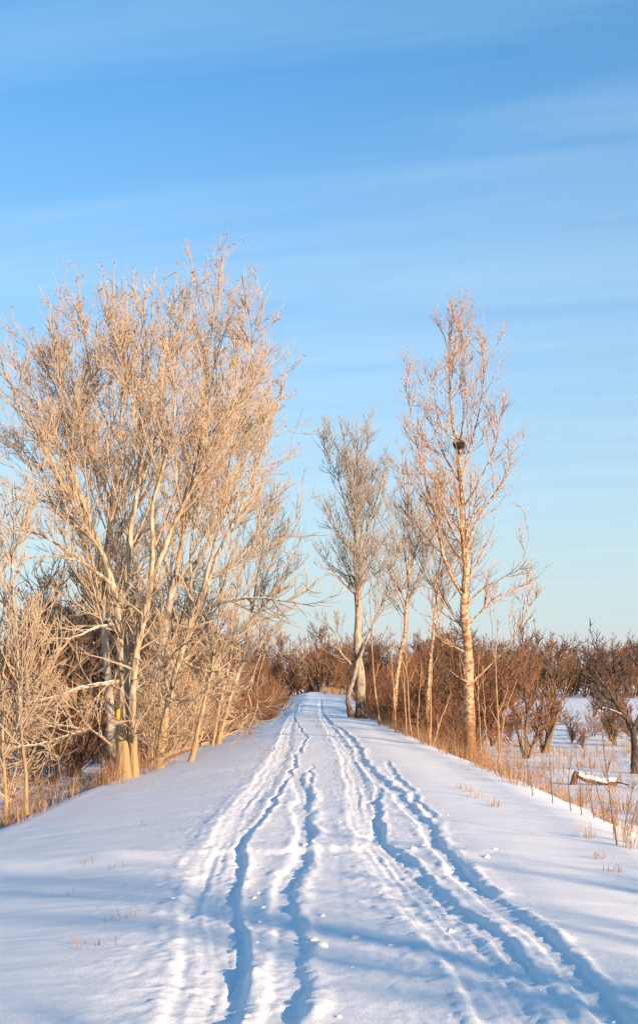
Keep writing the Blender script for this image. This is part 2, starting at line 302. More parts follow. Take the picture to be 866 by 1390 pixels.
# ------------------------------------------------------------------ trees traced from the photograph
def crown_levels(rng, P1, R1, lv):
    parts = []; p, r = P1, R1
    for i, a in enumerate(lv):
        q, rr = grow(rng, p, r, *a); parts.append((q, rr)); p, r = q, rr
    return parts
def build_tree(name, label, group, seed, d, stems, lv, mats, sides=8, buds=0, cat='tree', tangle=0):
    """stems: (kind, [(px,py)..], base width px, tip width px, depth offset at the tip[, branch start])"""
    rng = np.random.default_rng(seed); b = stems[0][1][0]
    bx = (b[0] - CX) / F * d / math.cos(TH) * math.cos(TH); base = P(b[0], b[1], d); base[2] = gz(base[0], d) - .03
    root = empty(name, tuple(base), label, cat, group); kids = []; PP, RR, ALLP = [], [], []
    for st in stems:
        kind, px, w0, w1, off = st[:5]; t0 = st[5] if len(st) > 5 else (.45 if kind == 'trunk' else .15)
        n = len(px); d0 = d + (st[6] if len(st) > 6 else 0)
        pts = [P(x, y, d0 + off * (i / (n - 1)) ** 1.2) for i, (x, y) in enumerate(px)]
        if kind in ('trunk', 'stem') and px[0][1] > 930: pts[0][2] = gz(pts[0][0], pts[0][1]) - .12
        if PP:
            prev = np.vstack(ALLP) + base; q0 = pts[0]; dd = (prev[:, 0] - q0[0]) ** 2 + (prev[:, 2] - q0[2]) ** 2; near_ = prev[dd.argmin()]
            if kind not in ('trunk', 'stem') and dd.min() < .5: pts = [a + np.array([0, near_[1] - q0[1], 0]) * (1 - i / (n - 1)) for i, a in enumerate(pts)]; pts[0] = near_.copy()
        p = resample(pts, 30)
        if w1 < 3: p = resample(p[:28], 30)
        p = p - base; L = np.linalg.norm(np.diff(p, axis=0), axis=1).sum()
        p = jitter(rng, p[None], .012 * L / 4)[0]
        s = np.linspace(0, 1, 30); r = (w0 * (1 - s) ** (1.1 if kind in ('trunk', 'stem') else 1.4) + w1 * s * .8) * d / F / 2 * (.82 if kind in ('trunk', 'stem') else .70)
        if kind in ('trunk', 'stem') and px[0][1] > 930: r = r * (1 + .55 * np.exp(-s * L / .25))
        r = r * (1 + .10 * np.sin(s * 37 + seed) * .5 + .05 * rng.normal(size=30))
        ALLP.append(p); sd = 18 if kind in ('trunk', 'stem') else 8
        if kind in ('trunk', 'stem'):
            pf = resample(p, 90); rf = np.interp(np.linspace(0, 29, 90), np.arange(30), r); V, Q = tubes(pf[None], rf[None], sd, cap=w1 > 6)
            vv = V[:90 * sd].reshape(90, sd, 3); th_ = np.arange(sd)[None] * 2 * math.pi / sd; zz2 = np.linspace(0, L, 90)[:, None]
            k_ = 1 + .20 * fbm(np.cos(th_) * 1.6 + 5 + zz2 * .35, np.sin(th_) * 1.6 + seed + zz2 * .2, seed, 2) + .16 * fbm(np.cos(th_) * 4 + 9 + 0 * zz2, np.sin(th_) * 4 + zz2 * 1.1, seed + 5, 3)
            V[:90 * sd] = (pf[:, None] + (vv - pf[:, None]) * k_[..., None]).reshape(-1, 3)
        else: V, Q = tubes(p[None], r[None], sd, cap=w1 > 6)
        o = ob('trunk' if kind in ('trunk', 'stem') else 'limb', mesh_from('limb', V, Q), mats[0] if w0 > 5 else mats[1], root); kids.append(o)
        if kind == 'snowlimb':
            sn = tubes((p + np.array([0, 0, 1]) * r[:, None] * .75)[None, 2:22], (r * .52)[None, 2:22], 6)
            ob('snow', mesh_from('snow', *sn), M['snow'], o)
        i0 = int(t0 * 29); q = resample(p[i0:], 30); PP.append(q); RR.append(np.interp(np.linspace(i0, 29, 30), np.arange(30), r))
    PP = np.array(PP); RR = np.array(RR)
    # long leaders end in a fine tip
    parts = crown_levels(rng, PP, RR, lv)
    big = [tubes(q, rr, 5 if i == 0 else 3) for i, (q, rr) in enumerate(parts[:2])]; kids.append(ob('crown', mesh_from('crown', *merge(big)), mats[1], root))
    if len(parts) > 2:
        fine = [tubes(q, rr, 3) for q, rr in parts[2:]]; kids.append(tag(ob('twigs', mesh_from('twigs', *merge(fine)), mats[2], root), kind='stuff'))
    if tangle:
        tp = np.array([resample(p_[2:int(30 * tangle)], 30) for p_, st in zip(ALLP, stems) if st[0] in ('trunk', 'stem', 'snowlimb')]); tq = crown_levels(rng, tp, np.full(tp.shape[:2], .05), TANGLE)
        kids.append(tag(ob('low_twigs', mesh_from('low_twigs', *merge([tubes(q, rr, 3) for q, rr in tq])), mats[1], root), kind='stuff'))
    if buds:
        q = parts[-1][0]; zc = q[:, -1, 2]; pr = np.clip((zc - np.percentile(zc, 35)) / (zc.max() - zc.min()), 0, 1); pr /= pr.sum()
        k = rng.choice(len(q), buds, p=pr); c = q[k, -1] + rng.normal(size=(buds, 3)) * .03
        e = c + rng.normal(size=(buds, 3)) * .035; ml = (c + e) / 2
        bud = tubes(np.stack([c, ml, e], 1), np.tile([.005, .013, .004], (buds, 1)) * rng.uniform(.6, 1.4, (buds, 1)), 3)
        kids.append(tag(ob('seed_clusters', mesh_from('seed_clusters', *bud), M['twig'], root), kind='stuff'))
    KIDS[root.name] = kids
    return root
#              dens  t0   t1  lmin lmax lrat ang  up   wob  K  rrat rmin
POP = [(3.8, .03, .95, .8, 3.4, .42, 34, .60, .035, 10, .27, .0066),
       (4.2, .05, .92, .5, 1.8, .52, 32, .55, .04, 7, .50, .005),
       (3.3, .05, .92, .35, 1.1, .55, 32, .50, .05, 4, .55, .0042),
       (1.8, .05, .90, .2, .6, .5, 32, .4, .07, 3, .6, .0038)]
TANGLE = [(1.6, .02, .98, .5, 2.2, .5, 55, .10, .11, 8, .5, .008), (3.2, .1, 1, .3, 1.0, .45, 45, .15, .12, 5, .5, .0065), (3, .1, 1, .15, .5, .5, 42, .2, .12, 3, .6, .0058)]
LG = 'pale poplars on the left of the snowy road'
mp3 = (M['pale'], M['pale2'], M['twig'])
t1 = build_tree('poplar_tree', 'largest pale poplar with forked trunk and yellow patch, left of the road', LG, 11, 30, [
    ('trunk', [(170, 1074), (168, 1000), (170, 930), (165, 870), (161, 815)], 26, 20, .3, .6),
    ('stem', [(183, 1070), (180, 1000), (180, 940), (186, 880), (198, 830), (207, 790)], 14, 12, -.4, .5),
    ('limb', [(160, 822), (146, 780), (130, 735), (118, 700), (105, 665), (95, 620), (88, 560), (80, 500), (92, 430), (96, 385)], 14, 1.5, 1.0),
    ('limb', [(120, 705), (100, 688), (80, 655), (62, 622), (40, 575), (18, 540), (0, 478), (-5, 440)], 9, 1.2, -1.6),
    ('limb', [(110, 678), (98, 640), (78, 600), (70, 575), (48, 548), (20, 520)], 7, 1.2, 1.6),
    ('limb', [(162, 820), (172, 775), (176, 720), (188, 660), (192, 600), (188, 540), (194, 480), (208, 425), (214, 372)], 15, 1.5, .6),
    ('limb', [(190, 600), (178, 540), (160, 480), (138, 420), (132, 372)], 7, 1.0, -1.4),
    ('limb', [(200, 838), (206, 790), (212, 745), (205, 700), (222, 640), (240, 580), (238, 510), (246, 440), (250, 375)], 13, 1.5, -1.2),
    ('limb', [(206, 795), (228, 735), (252, 690), (272, 615), (284, 545), (298, 470), (290, 410), (281, 352)], 12, 1.4, .8),
    ('limb', [(252, 690), (288, 600), (322, 545), (346, 490), (340, 425), (328, 375)], 8, 1.1, -1.0),
    ('limb', [(170, 640), (160, 600), (138, 560), (120, 510), (115, 450), (108, 400)], 6, 1.0, 2.0),
    ('limb', [(140, 790), (108, 758), (88, 745), (50, 722), (14, 718), (-20, 728)], 9, 2.5, -2.2),
    ('limb', [(130, 765), (108, 760), (60, 753), (20, 762), (-15, 770)], 7, 2.0, -3.0),
    ('limb', [(125, 735), (98, 710), (70, 685), (40, 672), (5, 678)], 8, 2, 1.0),
    ('snowlimb', [(150, 848), (128, 850), (104, 866), (70, 867), (30, 862)], 6, 2, -2.0),
    ('snowlimb', [(152, 922), (115, 932), (80, 944), (40, 955), (-12, 950)], 8, 5, -2.5),
    ('limb', [(150, 925), (128, 950), (105, 970), (78, 985)], 3, 1.2, -2.2),
    ('limb', [(178, 690), (196, 640), (214, 580), (226, 500), (232, 440), (228, 385)], 6, 1, 1.5),
    ('limb', [(160, 870), (172, 832), (182, 806)], 3, 2, -1.5),
], POP, mp3, buds=1800, tangle=.98)
# lichen on the trunk
yp = P(165, 968, 30) - np.array(t1.location); th = np.linspace(-.9, .9, 7); zz_ = np.linspace(-.13, .11, 6)
Vy = np.array([[yp[0] + .235 * math.sin(a) * (1 - .25 * abs(z) / .13) , yp[1] - .20 * math.cos(a) - .02, yp[2] + z + .02 * math.sin(a * 5)] for z in zz_ for a in th * .2 - .15])
Qy = np.array([[j * 7 + i, j * 7 + i + 1, j * 7 + i + 8, j * 7 + i + 7] for j in range(5) for i in range(6)])
ob('lichen_patch', mesh_from('lichen_patch', Vy, Qy), M['yellow'], t1)['label'] = 'yellow patch on the trunk'
build_tree('poplar_tree', 'leaning poplar with a long bare limb reaching over the road', LG, 12, 32.5, [
    ('trunk', [(215, 1056), (218, 1010), (228, 960), (240, 905), (258, 850), (276, 806)], 15, 11, -.3, .5),
    ('limb', [(274, 812), (300, 745), (322, 705), (346, 645), (368, 580), (382, 530), (384, 495)], 9, 1.2, 1.2),
    ('limb', [(276, 808), (286, 760), (306, 690), (312, 620), (330, 560), (352, 500), (362, 470)], 8, 1.2, -1.0),
    ('snowlimb', [(262, 842), (280, 824), (318, 815), (352, 811), (400, 818), (440, 824)], 7, 2.2, -2.4, .3),
    ('limb', [(300, 790), (328, 765), (362, 752), (392, 732), (404, 712), (413, 690)], 5, 1.4, -2.0),
    ('limb', [(205, 940), (222, 905), (242, 880), (262, 868)], 6, 3, -2.0),
    ('limb', [(245, 895), (285, 915), (318, 905), (345, 893), (361, 884), (385, 890), (404, 898), (412, 892)], 5.5, 1.5, -2.0, .3),
    ('limb', [(355, 888), (342, 915), (333, 950), (332, 985), (335, 1008)], 2.6, 1.2, -.4, .2, -1.7),
    ('limb', [(358, 886), (349, 920), (347, 945), (352, 958)], 2, 1, -.4, .2, -1.9),
    ('limb', [(255, 855), (262, 790), (258, 730), (270, 660), (262, 600), (268, 540)], 6, 1, 1.4),
], POP, mp3, buds=900, tangle=.98)
build_tree('poplar_tree', 'slim poplar sapling leaning towards the road beside the leaning poplar', LG, 13, 34, [
    ('trunk', [(258, 1034), (270, 985), (284, 925), (294, 865), (300, 805), (318, 740), (335, 690)], 8, 1.5, .3, .3),
    ('limb', [(284, 925), (300, 880), (330, 850), (352, 835)], 4, 1, -1),
], POP, mp3, tangle=.6)
build_tree('poplar_tree', 'twin poplar stems leaning over the thicket edge, left of the road', LG, 14, 44, [
    ('trunk', [(296, 994), (312, 950), (326, 910), (336, 860), (348, 800), (360, 720), (372, 650)], 8, 1.4, .3, .3),
    ('stem', [(288, 998), (300, 950), (312, 905), (318, 850), (322, 790), (345, 720)], 6, 1.2, 1.0, .3),
    ('limb', [(336, 860), (358, 815), (378, 790), (396, 770)], 4, 1, -1),
    ('limb', [(326, 910), (345, 880), (372, 850), (388, 838)], 4, 1, -1.5),
], POP, mp3, tangle=.6)
build_tree('poplar_tree', 'thin pale stem with low drooping boughs at the left thicket edge', LG, 15, 24.5, [
    ('trunk', [(38, 1106), (34, 1040), (28, 980), (24, 900), (22, 840), (16, 780), (20, 700), (12, 640)], 7, 1.5, .2, .2),
    ('stem', [(12, 1108), (6, 1040), (3, 970), (4, 910), (12, 850), (8, 780), (-4, 700)], 7, 1.2, .8, .2),
    ('limb', [(4, 915), (20, 940), (28, 960)], 3, 2, 0),
    ('snowlimb', [(150, 1010), (128, 992), (100, 988), (70, 982), (50, 975)], 6, 3, -1.0, .1, 5.0),
    ('snowlimb', [(70, 1008), (40, 1014), (8, 1019), (-20, 1022)], 6, 5, -1.0, .1, 1.0),
], POP, mp3, tangle=.6)
build_tree('poplar_tree', 'grey poplar standing behind the largest poplar, trunk in its shade', LG, 16, 35, [
    ('trunk', [(150, 1060), (152, 1000), (150, 940), (142, 860), (140, 780), (150, 700), (160, 620), (166, 540), (172, 460), (166, 400)], 16, 1.5, 1.5, .3),
    ('limb', [(142, 850), (124, 790), (110, 730), (70, 660), (40, 610), (10, 575), (-10, 520)], 7, 1, 2),
    ('limb', [(140, 780), (160, 720), (200, 660), (222, 590), (225, 520), (240, 450)], 7, 1, 2),
    ('limb', [(146, 740), (128, 660), (120, 580), (70, 500), (40, 450)], 6, 1, 1),
    ('limb', [(152, 680), (120, 600), (60, 560), (30, 500)], 5, 1, 1),
    ('limb', [(162, 590), (148, 540), (150, 480), (145, 400)], 5, 1, 1),
], POP, (M['grey'], M['pale2'], M['twig']), buds=900, tangle=.4)
build_tree('poplar_tree', 'grey poplar rising behind the leaning poplar in the left clump', LG, 17, 38, [
    ('trunk', [(203, 1040), (204, 980), (212, 900), (232, 820), (246, 740), (262, 660), (300, 590), (312, 520), (316, 440), (322, 400)], 15, 1.5, 1, .3),
    ('limb', [(235, 810), (275, 750), (305, 700), (340, 620), (368, 560), (378, 520)], 7, 1, 1),
    ('limb', [(250, 720), (240, 640), (258, 560), (262, 480), (266, 410)], 6, 1, 2),
    ('limb', [(240, 780), (290, 790), (330, 750), (360, 700), (382, 640)], 6, 1, -1),
    ('limb', [(225, 840), (270, 850), (320, 830), (355, 780), (386, 760)], 6, 1, 0),
], POP, (M['grey'], M['pale2'], M['twig']), buds=500, tangle=.4)

# right of the road
RP = [(4.6, .02, .95, .7, 2.6, .42, 36, .75, .035, 10, .24, .006),
      (3.8, .05, .92, .5, 1.5, .55, 34, .65, .04, 6, .5, .005),
      (3.0, .05, .92, .3, .9, .55, 34, .55, .06, 4, .6, .004)]
birch = build_tree('aspen_tree', 'tall slender pale-barked tree holding a bird nest, right of the road', None, 21, 38, [
    ('trunk', [(638, 1036), (637, 1000), (637, 960), (636, 930), (634, 893), (632, 850), (629, 815), (632, 757), (629, 726), (628, 695), (625, 649), (623, 622), (622, 602)], 21, 8.5, .2, .4),
    ('limb', [(622, 604), (615, 580), (612, 546), (609, 500), (611, 470), (614, 430), (616, 396)], 7.5, 1.2, .2),
    ('limb', [(624, 804), (612, 780), (602, 757), (594, 715), (588, 690), (580, 655), (575, 639), (565, 606), (558, 570), (555, 545), (545, 515), (536, 492)], 9, 1.2, -.8, .2),
    ('limb', [(624, 655), (612, 632), (602, 616), (592, 590), (580, 560), (573, 530)], 5, 1.0, .8),
    ('limb', [(616, 606), (604, 585), (592, 560), (588, 525), (586, 470)], 4, 1, -.8),
    ('limb', [(624, 602), (629, 578), (631, 545), (632, 515), (628, 470), (626, 436)], 5, 1, -.4),
    ('limb', [(626, 652), (634, 620), (641, 600), (650, 560), (656, 520), (657, 480), (653, 436)], 5, 1, .5),
    ('limb', [(631, 694), (640, 672), (650, 655), (665, 622), (676, 590), (680, 546), (680, 515)], 5, 1, -.6),
    ('limb', [(631, 744), (640, 722), (648, 705), (660, 685), (672, 667), (690, 647), (695, 610), (694, 590)], 5.5, 1, .9),
    ('limb', [(633, 818), (650, 802), (668, 792), (690, 780), (706, 766), (718, 737), (716, 700)], 4, .9, -1.0),
    ('limb', [(638, 932), (652, 915), (664, 904), (680, 887), (692, 872), (704, 857), (718, 825), (726, 798)], 5, 1, -1.0),
    ('limb', [(632, 860), (642, 842), (658, 823), (672, 812), (692, 800), (728, 790)], 4, .9, .8),
    ('limb', [(631, 893), (620, 880), (610, 872), (598, 858), (585, 838), (570, 820)], 4, .9, -.6),
    ('limb', [(628, 850), (616, 836), (606, 824), (594, 806), (580, 772), (568, 760)], 4, .9, .8),
    ('limb', [(600, 752), (588, 742), (572, 722), (556, 705), (540, 680)], 3, .8, .6),
    ('limb', [(626, 690), (612, 678), (598, 655), (582, 645), (562, 640)], 3, .8, -.6),
    ('limb', [(633, 925), (622, 920), (608, 908)], 3, 1, -.6),
], RP, (M['birch'], M['birch'], M['birchtwig']))
GT = 'grey poplars beyond the nest tree'
RP2 = [(4.0, .03, .95, .8, 3.4, .42, 34, .65, .035, 9, .26, .0085), (3.8, .06, .92, .6, 1.9, .54, 32, .6, .045, 6, .5, .007), (3.0, .06, .92, .35, 1.1, .54, 32, .5, .06, 4, .6, .0062)]
build_tree('poplar_tree', 'stout grey poplar with a broken dark second trunk at the right road edge', GT, 22, 66, [
    ('trunk', [(490, 976), (489, 940), (488, 900), (485, 850), (484, 800), (485, 760), (483, 700), (486, 640), (483, 590), (481, 556)], 17, 1.2, .2, .35),
    ('stem', [(478, 972), (471, 950), (475, 935), (481, 920), (485, 897)], 10, 7, -.4, .95),
    ('limb', [(488, 850), (490, 800), (493, 750), (500, 700), (506, 650), (509, 610)], 8, 1, 1),
    ('limb', [(487, 918), (478, 903), (468, 893), (459, 882), (457, 862), (448, 850), (436, 838)], 6, 1.4, -1.5),
    ('limb', [(489, 902), (497, 872), (507, 846), (521, 817), (530, 780), (542, 745), (552, 715), (560, 690)], 6.5, 1.2, 1.5),
    ('limb', [(484, 760), (470, 740), (452, 715), (440, 690), (430, 670)], 4, .8, -1),
    ('limb', [(486, 745), (500, 720), (508, 690), (520, 650), (530, 620)], 5, .8, 1),
    ('limb', [(483, 720), (470, 690), (460, 650), (440, 610), (434, 575)], 4, .8, 1),
    ('limb', [(485, 690), (474, 660), (470, 620), (466, 580)], 4, .8, -1),
    ('limb', [(483, 790), (465, 780), (445, 762), (428, 748)], 3, .8, 1),
    ('limb', [(486, 800), (510, 780), (530, 755), (548, 740)], 3, .8, -1),
    ('limb', [(484, 660), (496, 620), (500, 580)], 4, .8, -1),
], RP2, (M['grey'], M['greytwig'], M['greytwig']))
build_tree('poplar_tree', 'pale slanting poplar between the stout grey poplar and nest tree', GT, 23, 58, [
    ('trunk', [(533, 992), (536, 940), (541, 905), (547, 878), (550, 850), (553, 800), (556, 755), (554, 700), (548, 650), (545, 610)], 9, 1, .5, .4),
    ('limb', [(554, 780), (566, 740), (575, 700), (582, 650)], 4, .8, 1), ('limb', [(551, 830), (535, 790), (524, 750), (520, 700)], 4, .8, -1),
], RP2, (M['birch'], M['greytwig'], M['greytwig']))
build_tree('poplar_tree', 'thin leaning poplar just behind the nest tree', GT, 24, 52, [
    ('trunk', [(578, 1000), (580, 950), (583, 915), (585, 880), (590, 830), (596, 780), (600, 740), (608, 690), (606, 640)], 8, 1, .5, .4),
    ('limb', [(592, 810), (578, 770), (566, 730), (560, 690)], 3.5, .8, 1), ('limb', [(588, 850), (604, 820), (612, 780)], 3, .8, 1),
], RP2, (M['birch'], M['greytwig'], M['greytwig']))
dk = [(6.0, .05, .98, .4, 1.9, .45, 45, .80, .08, 8, .4, .0085), (5.0, .08, .96, .3, 1.1, .5, 40, .7, .08, 6, .5, .007), (3.5, .08, .96, .2, .6, .5, 40, .5, .1, 4, .6, .006)]
build_tree('fruit_tree', 'dark leaning tree with snow along its limbs by the broken log', None, 25, 42, [
    ('trunk', [(862, 1042), (861, 1015), (858, 986)], 15, 12, 0, .9),
    ('snowlimb', [(859, 994), (846, 971), (832, 948), (822, 932), (812, 921), (803, 906), (795, 888), (786, 868)], 11, 2.4, -.5),
    ('snowlimb', [(846, 973), (832, 966), (821, 961), (808, 962), (795, 966)], 6, 1.8, -1.2),
    ('limb', [(818, 930), (832, 915), (848, 905), (870, 890), (884, 880)], 6, 1.4, .8), ('limb', [(861, 1000), (876, 970), (888, 940), (900, 900)], 9, 1.8, .8),
    ('limb', [(860, 990), (872, 960), (870, 925), (862, 900), (872, 870)], 7, 1.4, -.6), ('limb', [(806, 910), (812, 890), (806, 870), (796, 850)], 4.5, 1.2, .4),
    ('limb', [(836, 955), (836, 925), (828, 900), (832, 868)], 5, 1.2, .6),
], dk, (M['dark'], M['dark'], M['dark']))

# ------------------------------------------------------------------ nest
rng = np.random.default_rng(5); nc = P(623, 603, 37.95); n = 340
a = rng.uniform(0, 2 * math.pi, n); ph = rng.uniform(-1, .35, n); rad = .19 * np.sqrt(np.clip(1 - np.minimum(ph, 0) ** 2, .05, 1)) * rng.uniform(.75, 1.05, n)
c = np.stack([rad * np.cos(a), rad * np.sin(a), ph * .14], 1); dr = np.stack([-np.sin(a), np.cos(a), rng.normal(0, .25, n)], 1) + rng.normal(size=(n, 3)) * .45
dr /= np.linalg.norm(dr, axis=1, keepdims=True); h = rng.uniform(.06, .17, n)[:, None]
nv = tubes(np.stack([c - dr * h, c + rng.normal(size=(n, 3)) * .012, c + dr * h], 1), np.tile([.004, .006, .003], (n, 1)), 4)
th = np.linspace(0, 2 * math.pi, 13)[:-1]; prof = [(.02, -.15), (.12, -.12), (.17, -.04), (.175, .02), (.12, 0), (.02, -.05)]
bv = np.array([[r * math.cos(t) * (1 + .1 * math.sin(3 * t)), r * math.sin(t), z] for r, z in prof for t in th]); bq = np.array([[i * 12 + j, i * 12 + (j + 1) % 12, (i + 1) * 12 + (j + 1) % 12, (i + 1) * 12 + j] for i in range(5) for j in range(12)])
no = tag(ob('bird_nest', mesh_from('bird_nest', *merge([nv, (bv, bq)])), M['dark']), 'dark stick nest in a fork of the tall slender tree', 'nest'); no.location = tuple(nc); no.scale = (.8, .8, .8)

# ------------------------------------------------------------------ saplings on the right verge
def sapling(px, d, w0, label, seed, branches=True):
    rng = np.random.default_rng(seed); n = len(px); base = P(*px[0], d); base[2] = gz(base[0], d) - .02
    root = empty('sapling', tuple(base), label, 'sapling', 'saplings on the right verge')
    pts = [P(x, y, d + .2 * i) for i, (x, y) in enumerate(px)]; pts[0][2] = base[2] - .06
    p = jitter(rng, resample(pts, 24)[None] - base, .015); s = np.linspace(0, 1, 24); r = (w0 * (1 - s) + .7 * s)[None] * d / F / 2
    ob('trunk', mesh_from('sapling', *tubes(p, r, 6)), M['sapling'], root)
    q, rr = grow(rng, p, r, 2.2, .3, .98, .25, 1.1, .2, 32, .6, .08, 6, .5, .005); q2, r2 = grow(rng, q, rr, 3, .2, 1, .1, .4, .4, 35, .4, .1, 4, .6, .004)
    ob('twigs', mesh_from('twigs', *merge([tubes(q, rr, 3), tubes(q2, r2, 3)])), M['birchtwig'], root)['kind'] = 'stuff'; return root
SAP = 'slim orange sapling in the clump between the stout poplar and nest tree'
sapling([(516, 994), (513, 961), (508, 930), (505, 887), (504, 840), (500, 800)], 56, 3.2, SAP, 31)
sapling([(537, 1002), (535, 960), (534, 942), (531, 896), (530, 850)], 48, 3.2, SAP, 32)
sapling([(552, 1006), (550, 970), (548, 933), (546, 887), (545, 840)], 46, 2.6, SAP, 33)
sapling([(559, 1008), (555, 970), (553, 930), (551, 880), (554, 830)], 46, 2.6, SAP, 34)
sapling([(584, 1012), (584, 970), (585, 933), (586, 887), (590, 820)], 44, 3.0, SAP, 35)
sapling([(568, 1008), (566, 975), (570, 940), (572, 900)], 45, 2.0, SAP, 36)
SAP2 = 'thin orange sapling in the grass beside the nest tree'
sapling([(676, 1054), (677, 997), (673, 925), (669, 873), (665, 830)], 34, 3.2, SAP2, 37)
sapling([(677, 1052), (680, 990), (689, 956), (702, 922)], 34, 2.6, SAP2, 38)
sapling([(655, 1046), (652, 1000), (648, 940), (650, 890)], 35, 2.2, SAP2, 39)
sapling([(661, 1048), (660, 1000), (656, 950), (655, 905)], 35, 2.0, SAP2, 40)
sapling([(586, 1030), (592, 995), (604, 962), (612, 940)], 40, 2.6, SAP2, 41)

# ------------------------------------------------------------------ thickets: a few kinds, copied
def auto_tree(name, label, cat, group, seed, h, nst, spread, lv, mats, r0, lean=.0):
    rng = np.random.default_rng(seed); K = 12; root = empty(name, (0, 0, -500), label, cat, group)
    D = np.stack([rng.normal(0, spread, nst) + lean, rng.normal(0, spread, nst), np.ones(nst)], 1); D /= np.linalg.norm(D, axis=1, keepdims=True)
    p = np.zeros((nst, K, 3)); p[:, 0] = rng.normal(0, .10 * h / 3 * spread, (nst, 3)) * [1, 1, 0] + [0, 0, -.1]; ln = h * rng.uniform(.6, .95, nst) / (K - 1)
    for k in range(1, K):
        D += rng.normal(0, .09, (nst, 3)) + [0, 0, .03]; D /= np.linalg.norm(D, axis=1, keepdims=True); p[:, k] = p[:, k - 1] + D * ln[:, None]
    s = np.linspace(0, 1, K)[None]; r = r0 * (1 - .9 * s) * rng.uniform(.6, 1.1, (nst, 1)) * np.where(s < .05, 1.3, 1)
    kids = [ob('trunk' if cat == 'tree' else 'stems', mesh_from('stems', *tubes(p, r, 6)), mats[0], root)]
    parts = crown_levels(rng, p, r, lv)
    kids.append(ob('crown', mesh_from('crown', *merge([tubes(q, rr, 3) for q, rr in parts])), mats[1], root))
    KIDS[root.name] = kids; return root
SH = [(3.6, .10, .96, .4, 1.7, .5, 38, .45, .06, 6, .5, .008), (4.4, .06, .95, .3, 1.0, .5, 36, .4, .08, 4, .5, .0068), (3.0, .06, .95, .2, .6, .5, 36, .3, .1, 3, .6, .006)]
TT = [(3.2, .16, .97, .6, 3.2, .42, 44, .45, .07, 7, .45, .013), (3.8, .06, .95, .4, 1.7, .5, 40, .42, .08, 5, .5, .011), (3.8, .06, .95, .25, 1.0, .5, 38, .38, .1, 3, .6, .0095)]
TD = [(2.4, .2, .96, .8, 3.6, .42, 44, .45, .07, 8, .45, .013), (2.8, .06, .94, .5, 1.8, .5, 40, .40, .08, 5, .5, .011), (2.6, .06, .94, .3, 1.0, .5, 40, .35, .1, 3, .6, .0095)]
SC = [(3.0, .08, .98, .5, 2.4, .42, 42, .25, .09, 7, .5, .0085), (4.4, .1, 1, .3, 1.2, .5, 40, .3, .10, 5, .5, .007), (4.0, .1, 1, .15, .5, .5, 40, .3, .12, 3, .6, .006)]
protos = {
    'scrub': [auto_tree('scrub_tree', 'x', 'tree', 'x', 80 + i, 5.5, 9, .30, SC, (M['pale2'], M['twig']), .045) for i in range(3)],
    'shrub': [auto_tree('shrub', 'x', 'shrub', 'x', 50 + i, 2.6, 11, .42, SH, (M['brown2'], M['brown']), .022) for i in range(3)],
    'thick': [auto_tree('thicket_tree', 'x', 'tree', 'x', 60 + i, 6.0, 4, .24, TT, (M['brown2'], M['brown'] if i % 2 else M['brown2']), .10) for i in range(4)],
    'shade': [auto_tree('roadside_tree', 'x', 'tree', 'x', 90 + i, 9.0, 3, .20, [(1.8, .25, .95, 1, 3.2, .4, 45, .4, .06, 7, .4, .012), (1.8, .1, .95, .5, 1.6, .5, 40, .4, .07, 5, .5, .010), (1.5, .1, .9, .3, .8, .5, 40, .3, .1, 3, .6, .008)], (M['grey'], M['greytwig']), .13) for i in range(2)],
    'dark': [auto_tree('dark_tree', 'x', 'tree', 'x', 70 + i, 8.5, 3, .22, TD, (M['wood'], M['wood']), .14) for i in range(3)],
}
def seg(y): return 'before the road hollow' if y < 74 else 'beside the road hollow' if y < 100 else 'beyond the road hollow'
used_first = set(); rp = np.random.default_rng(99)
def place(kind, i, x, y, s, label, group, sq=1.0):
    o = protos[kind][i % len(protos[kind])]; loc = (x, y, gz(x, y) - .05); rz = rp.uniform(0, 6.28); sc_ = (s * rp.uniform(.8, 1.25), s * rp.uniform(.8, 1.25), s * sq * rp.uniform(.78, 1.22))
    if o.name not in used_first:
        used_first.add(o.name); o.location = loc; o.rotation_euler = (0, 0, rz); o.scale = sc_; o['label'] = label; o['group'] = group; return o
    return copy_tree(o, loc, rz, sc_, label, group)
k = 0
# left wood behind the poplars
for y in np.arange(52, 84, 3.4):
    for j in range(3):
        x = -(wl(y) + 4.4 + j * 3.4 + rp.uniform(-1, 1)); k += 1
        place('dark', k, x, y + rp.uniform(-1.2, 1.2) + 3 * j, rp.uniform(.85, 1.25), 'dark bare tree in the shaded wood behind the left poplars', 'dark trees of the left wood')
# tan scrub growing among and behind the poplars
for px, y, s in ((245, 36, .8), (285, 38, .8), (310, 44, .9), (335, 52, .9), (270, 46, 1.0), (20, 32, .8)):
    k += 1; x = min((px - CX) / F * y, -(wl(y) + .5)); place('scrub', k, x, y, s * .9, 'tan many-stemmed scrub tree growing among the left poplars', 'scrub among the left poplars')
# left roadside thicket towards the distance
for y in np.arange(40, 150, 3.4):
    for j in range(2):
        x = -(wl(y) + 1.3 + j * 2.4 + rp.uniform(-.4, .8)); k += 1
        place('shrub', k, x, y + rp.uniform(-1, 1), rp.uniform(.8, 1.25), 'brown shrub lining the left of the road ' + seg(y), 'shrubs lining the left of the road ' + seg(y))
for y in np.arange(40, 165, 3.4):
    x = -(wl(y) + 3.6 + rp.uniform(0, 3)); k += 1
    place('thick', k, x, y, rp.uniform(.75, 1.0), ('reddish' if k % 4 % 2 else 'dull') + ' brown bare tree lining the left of the road ' + seg(y), 'bare trees lining the left of the road ' + seg(y))
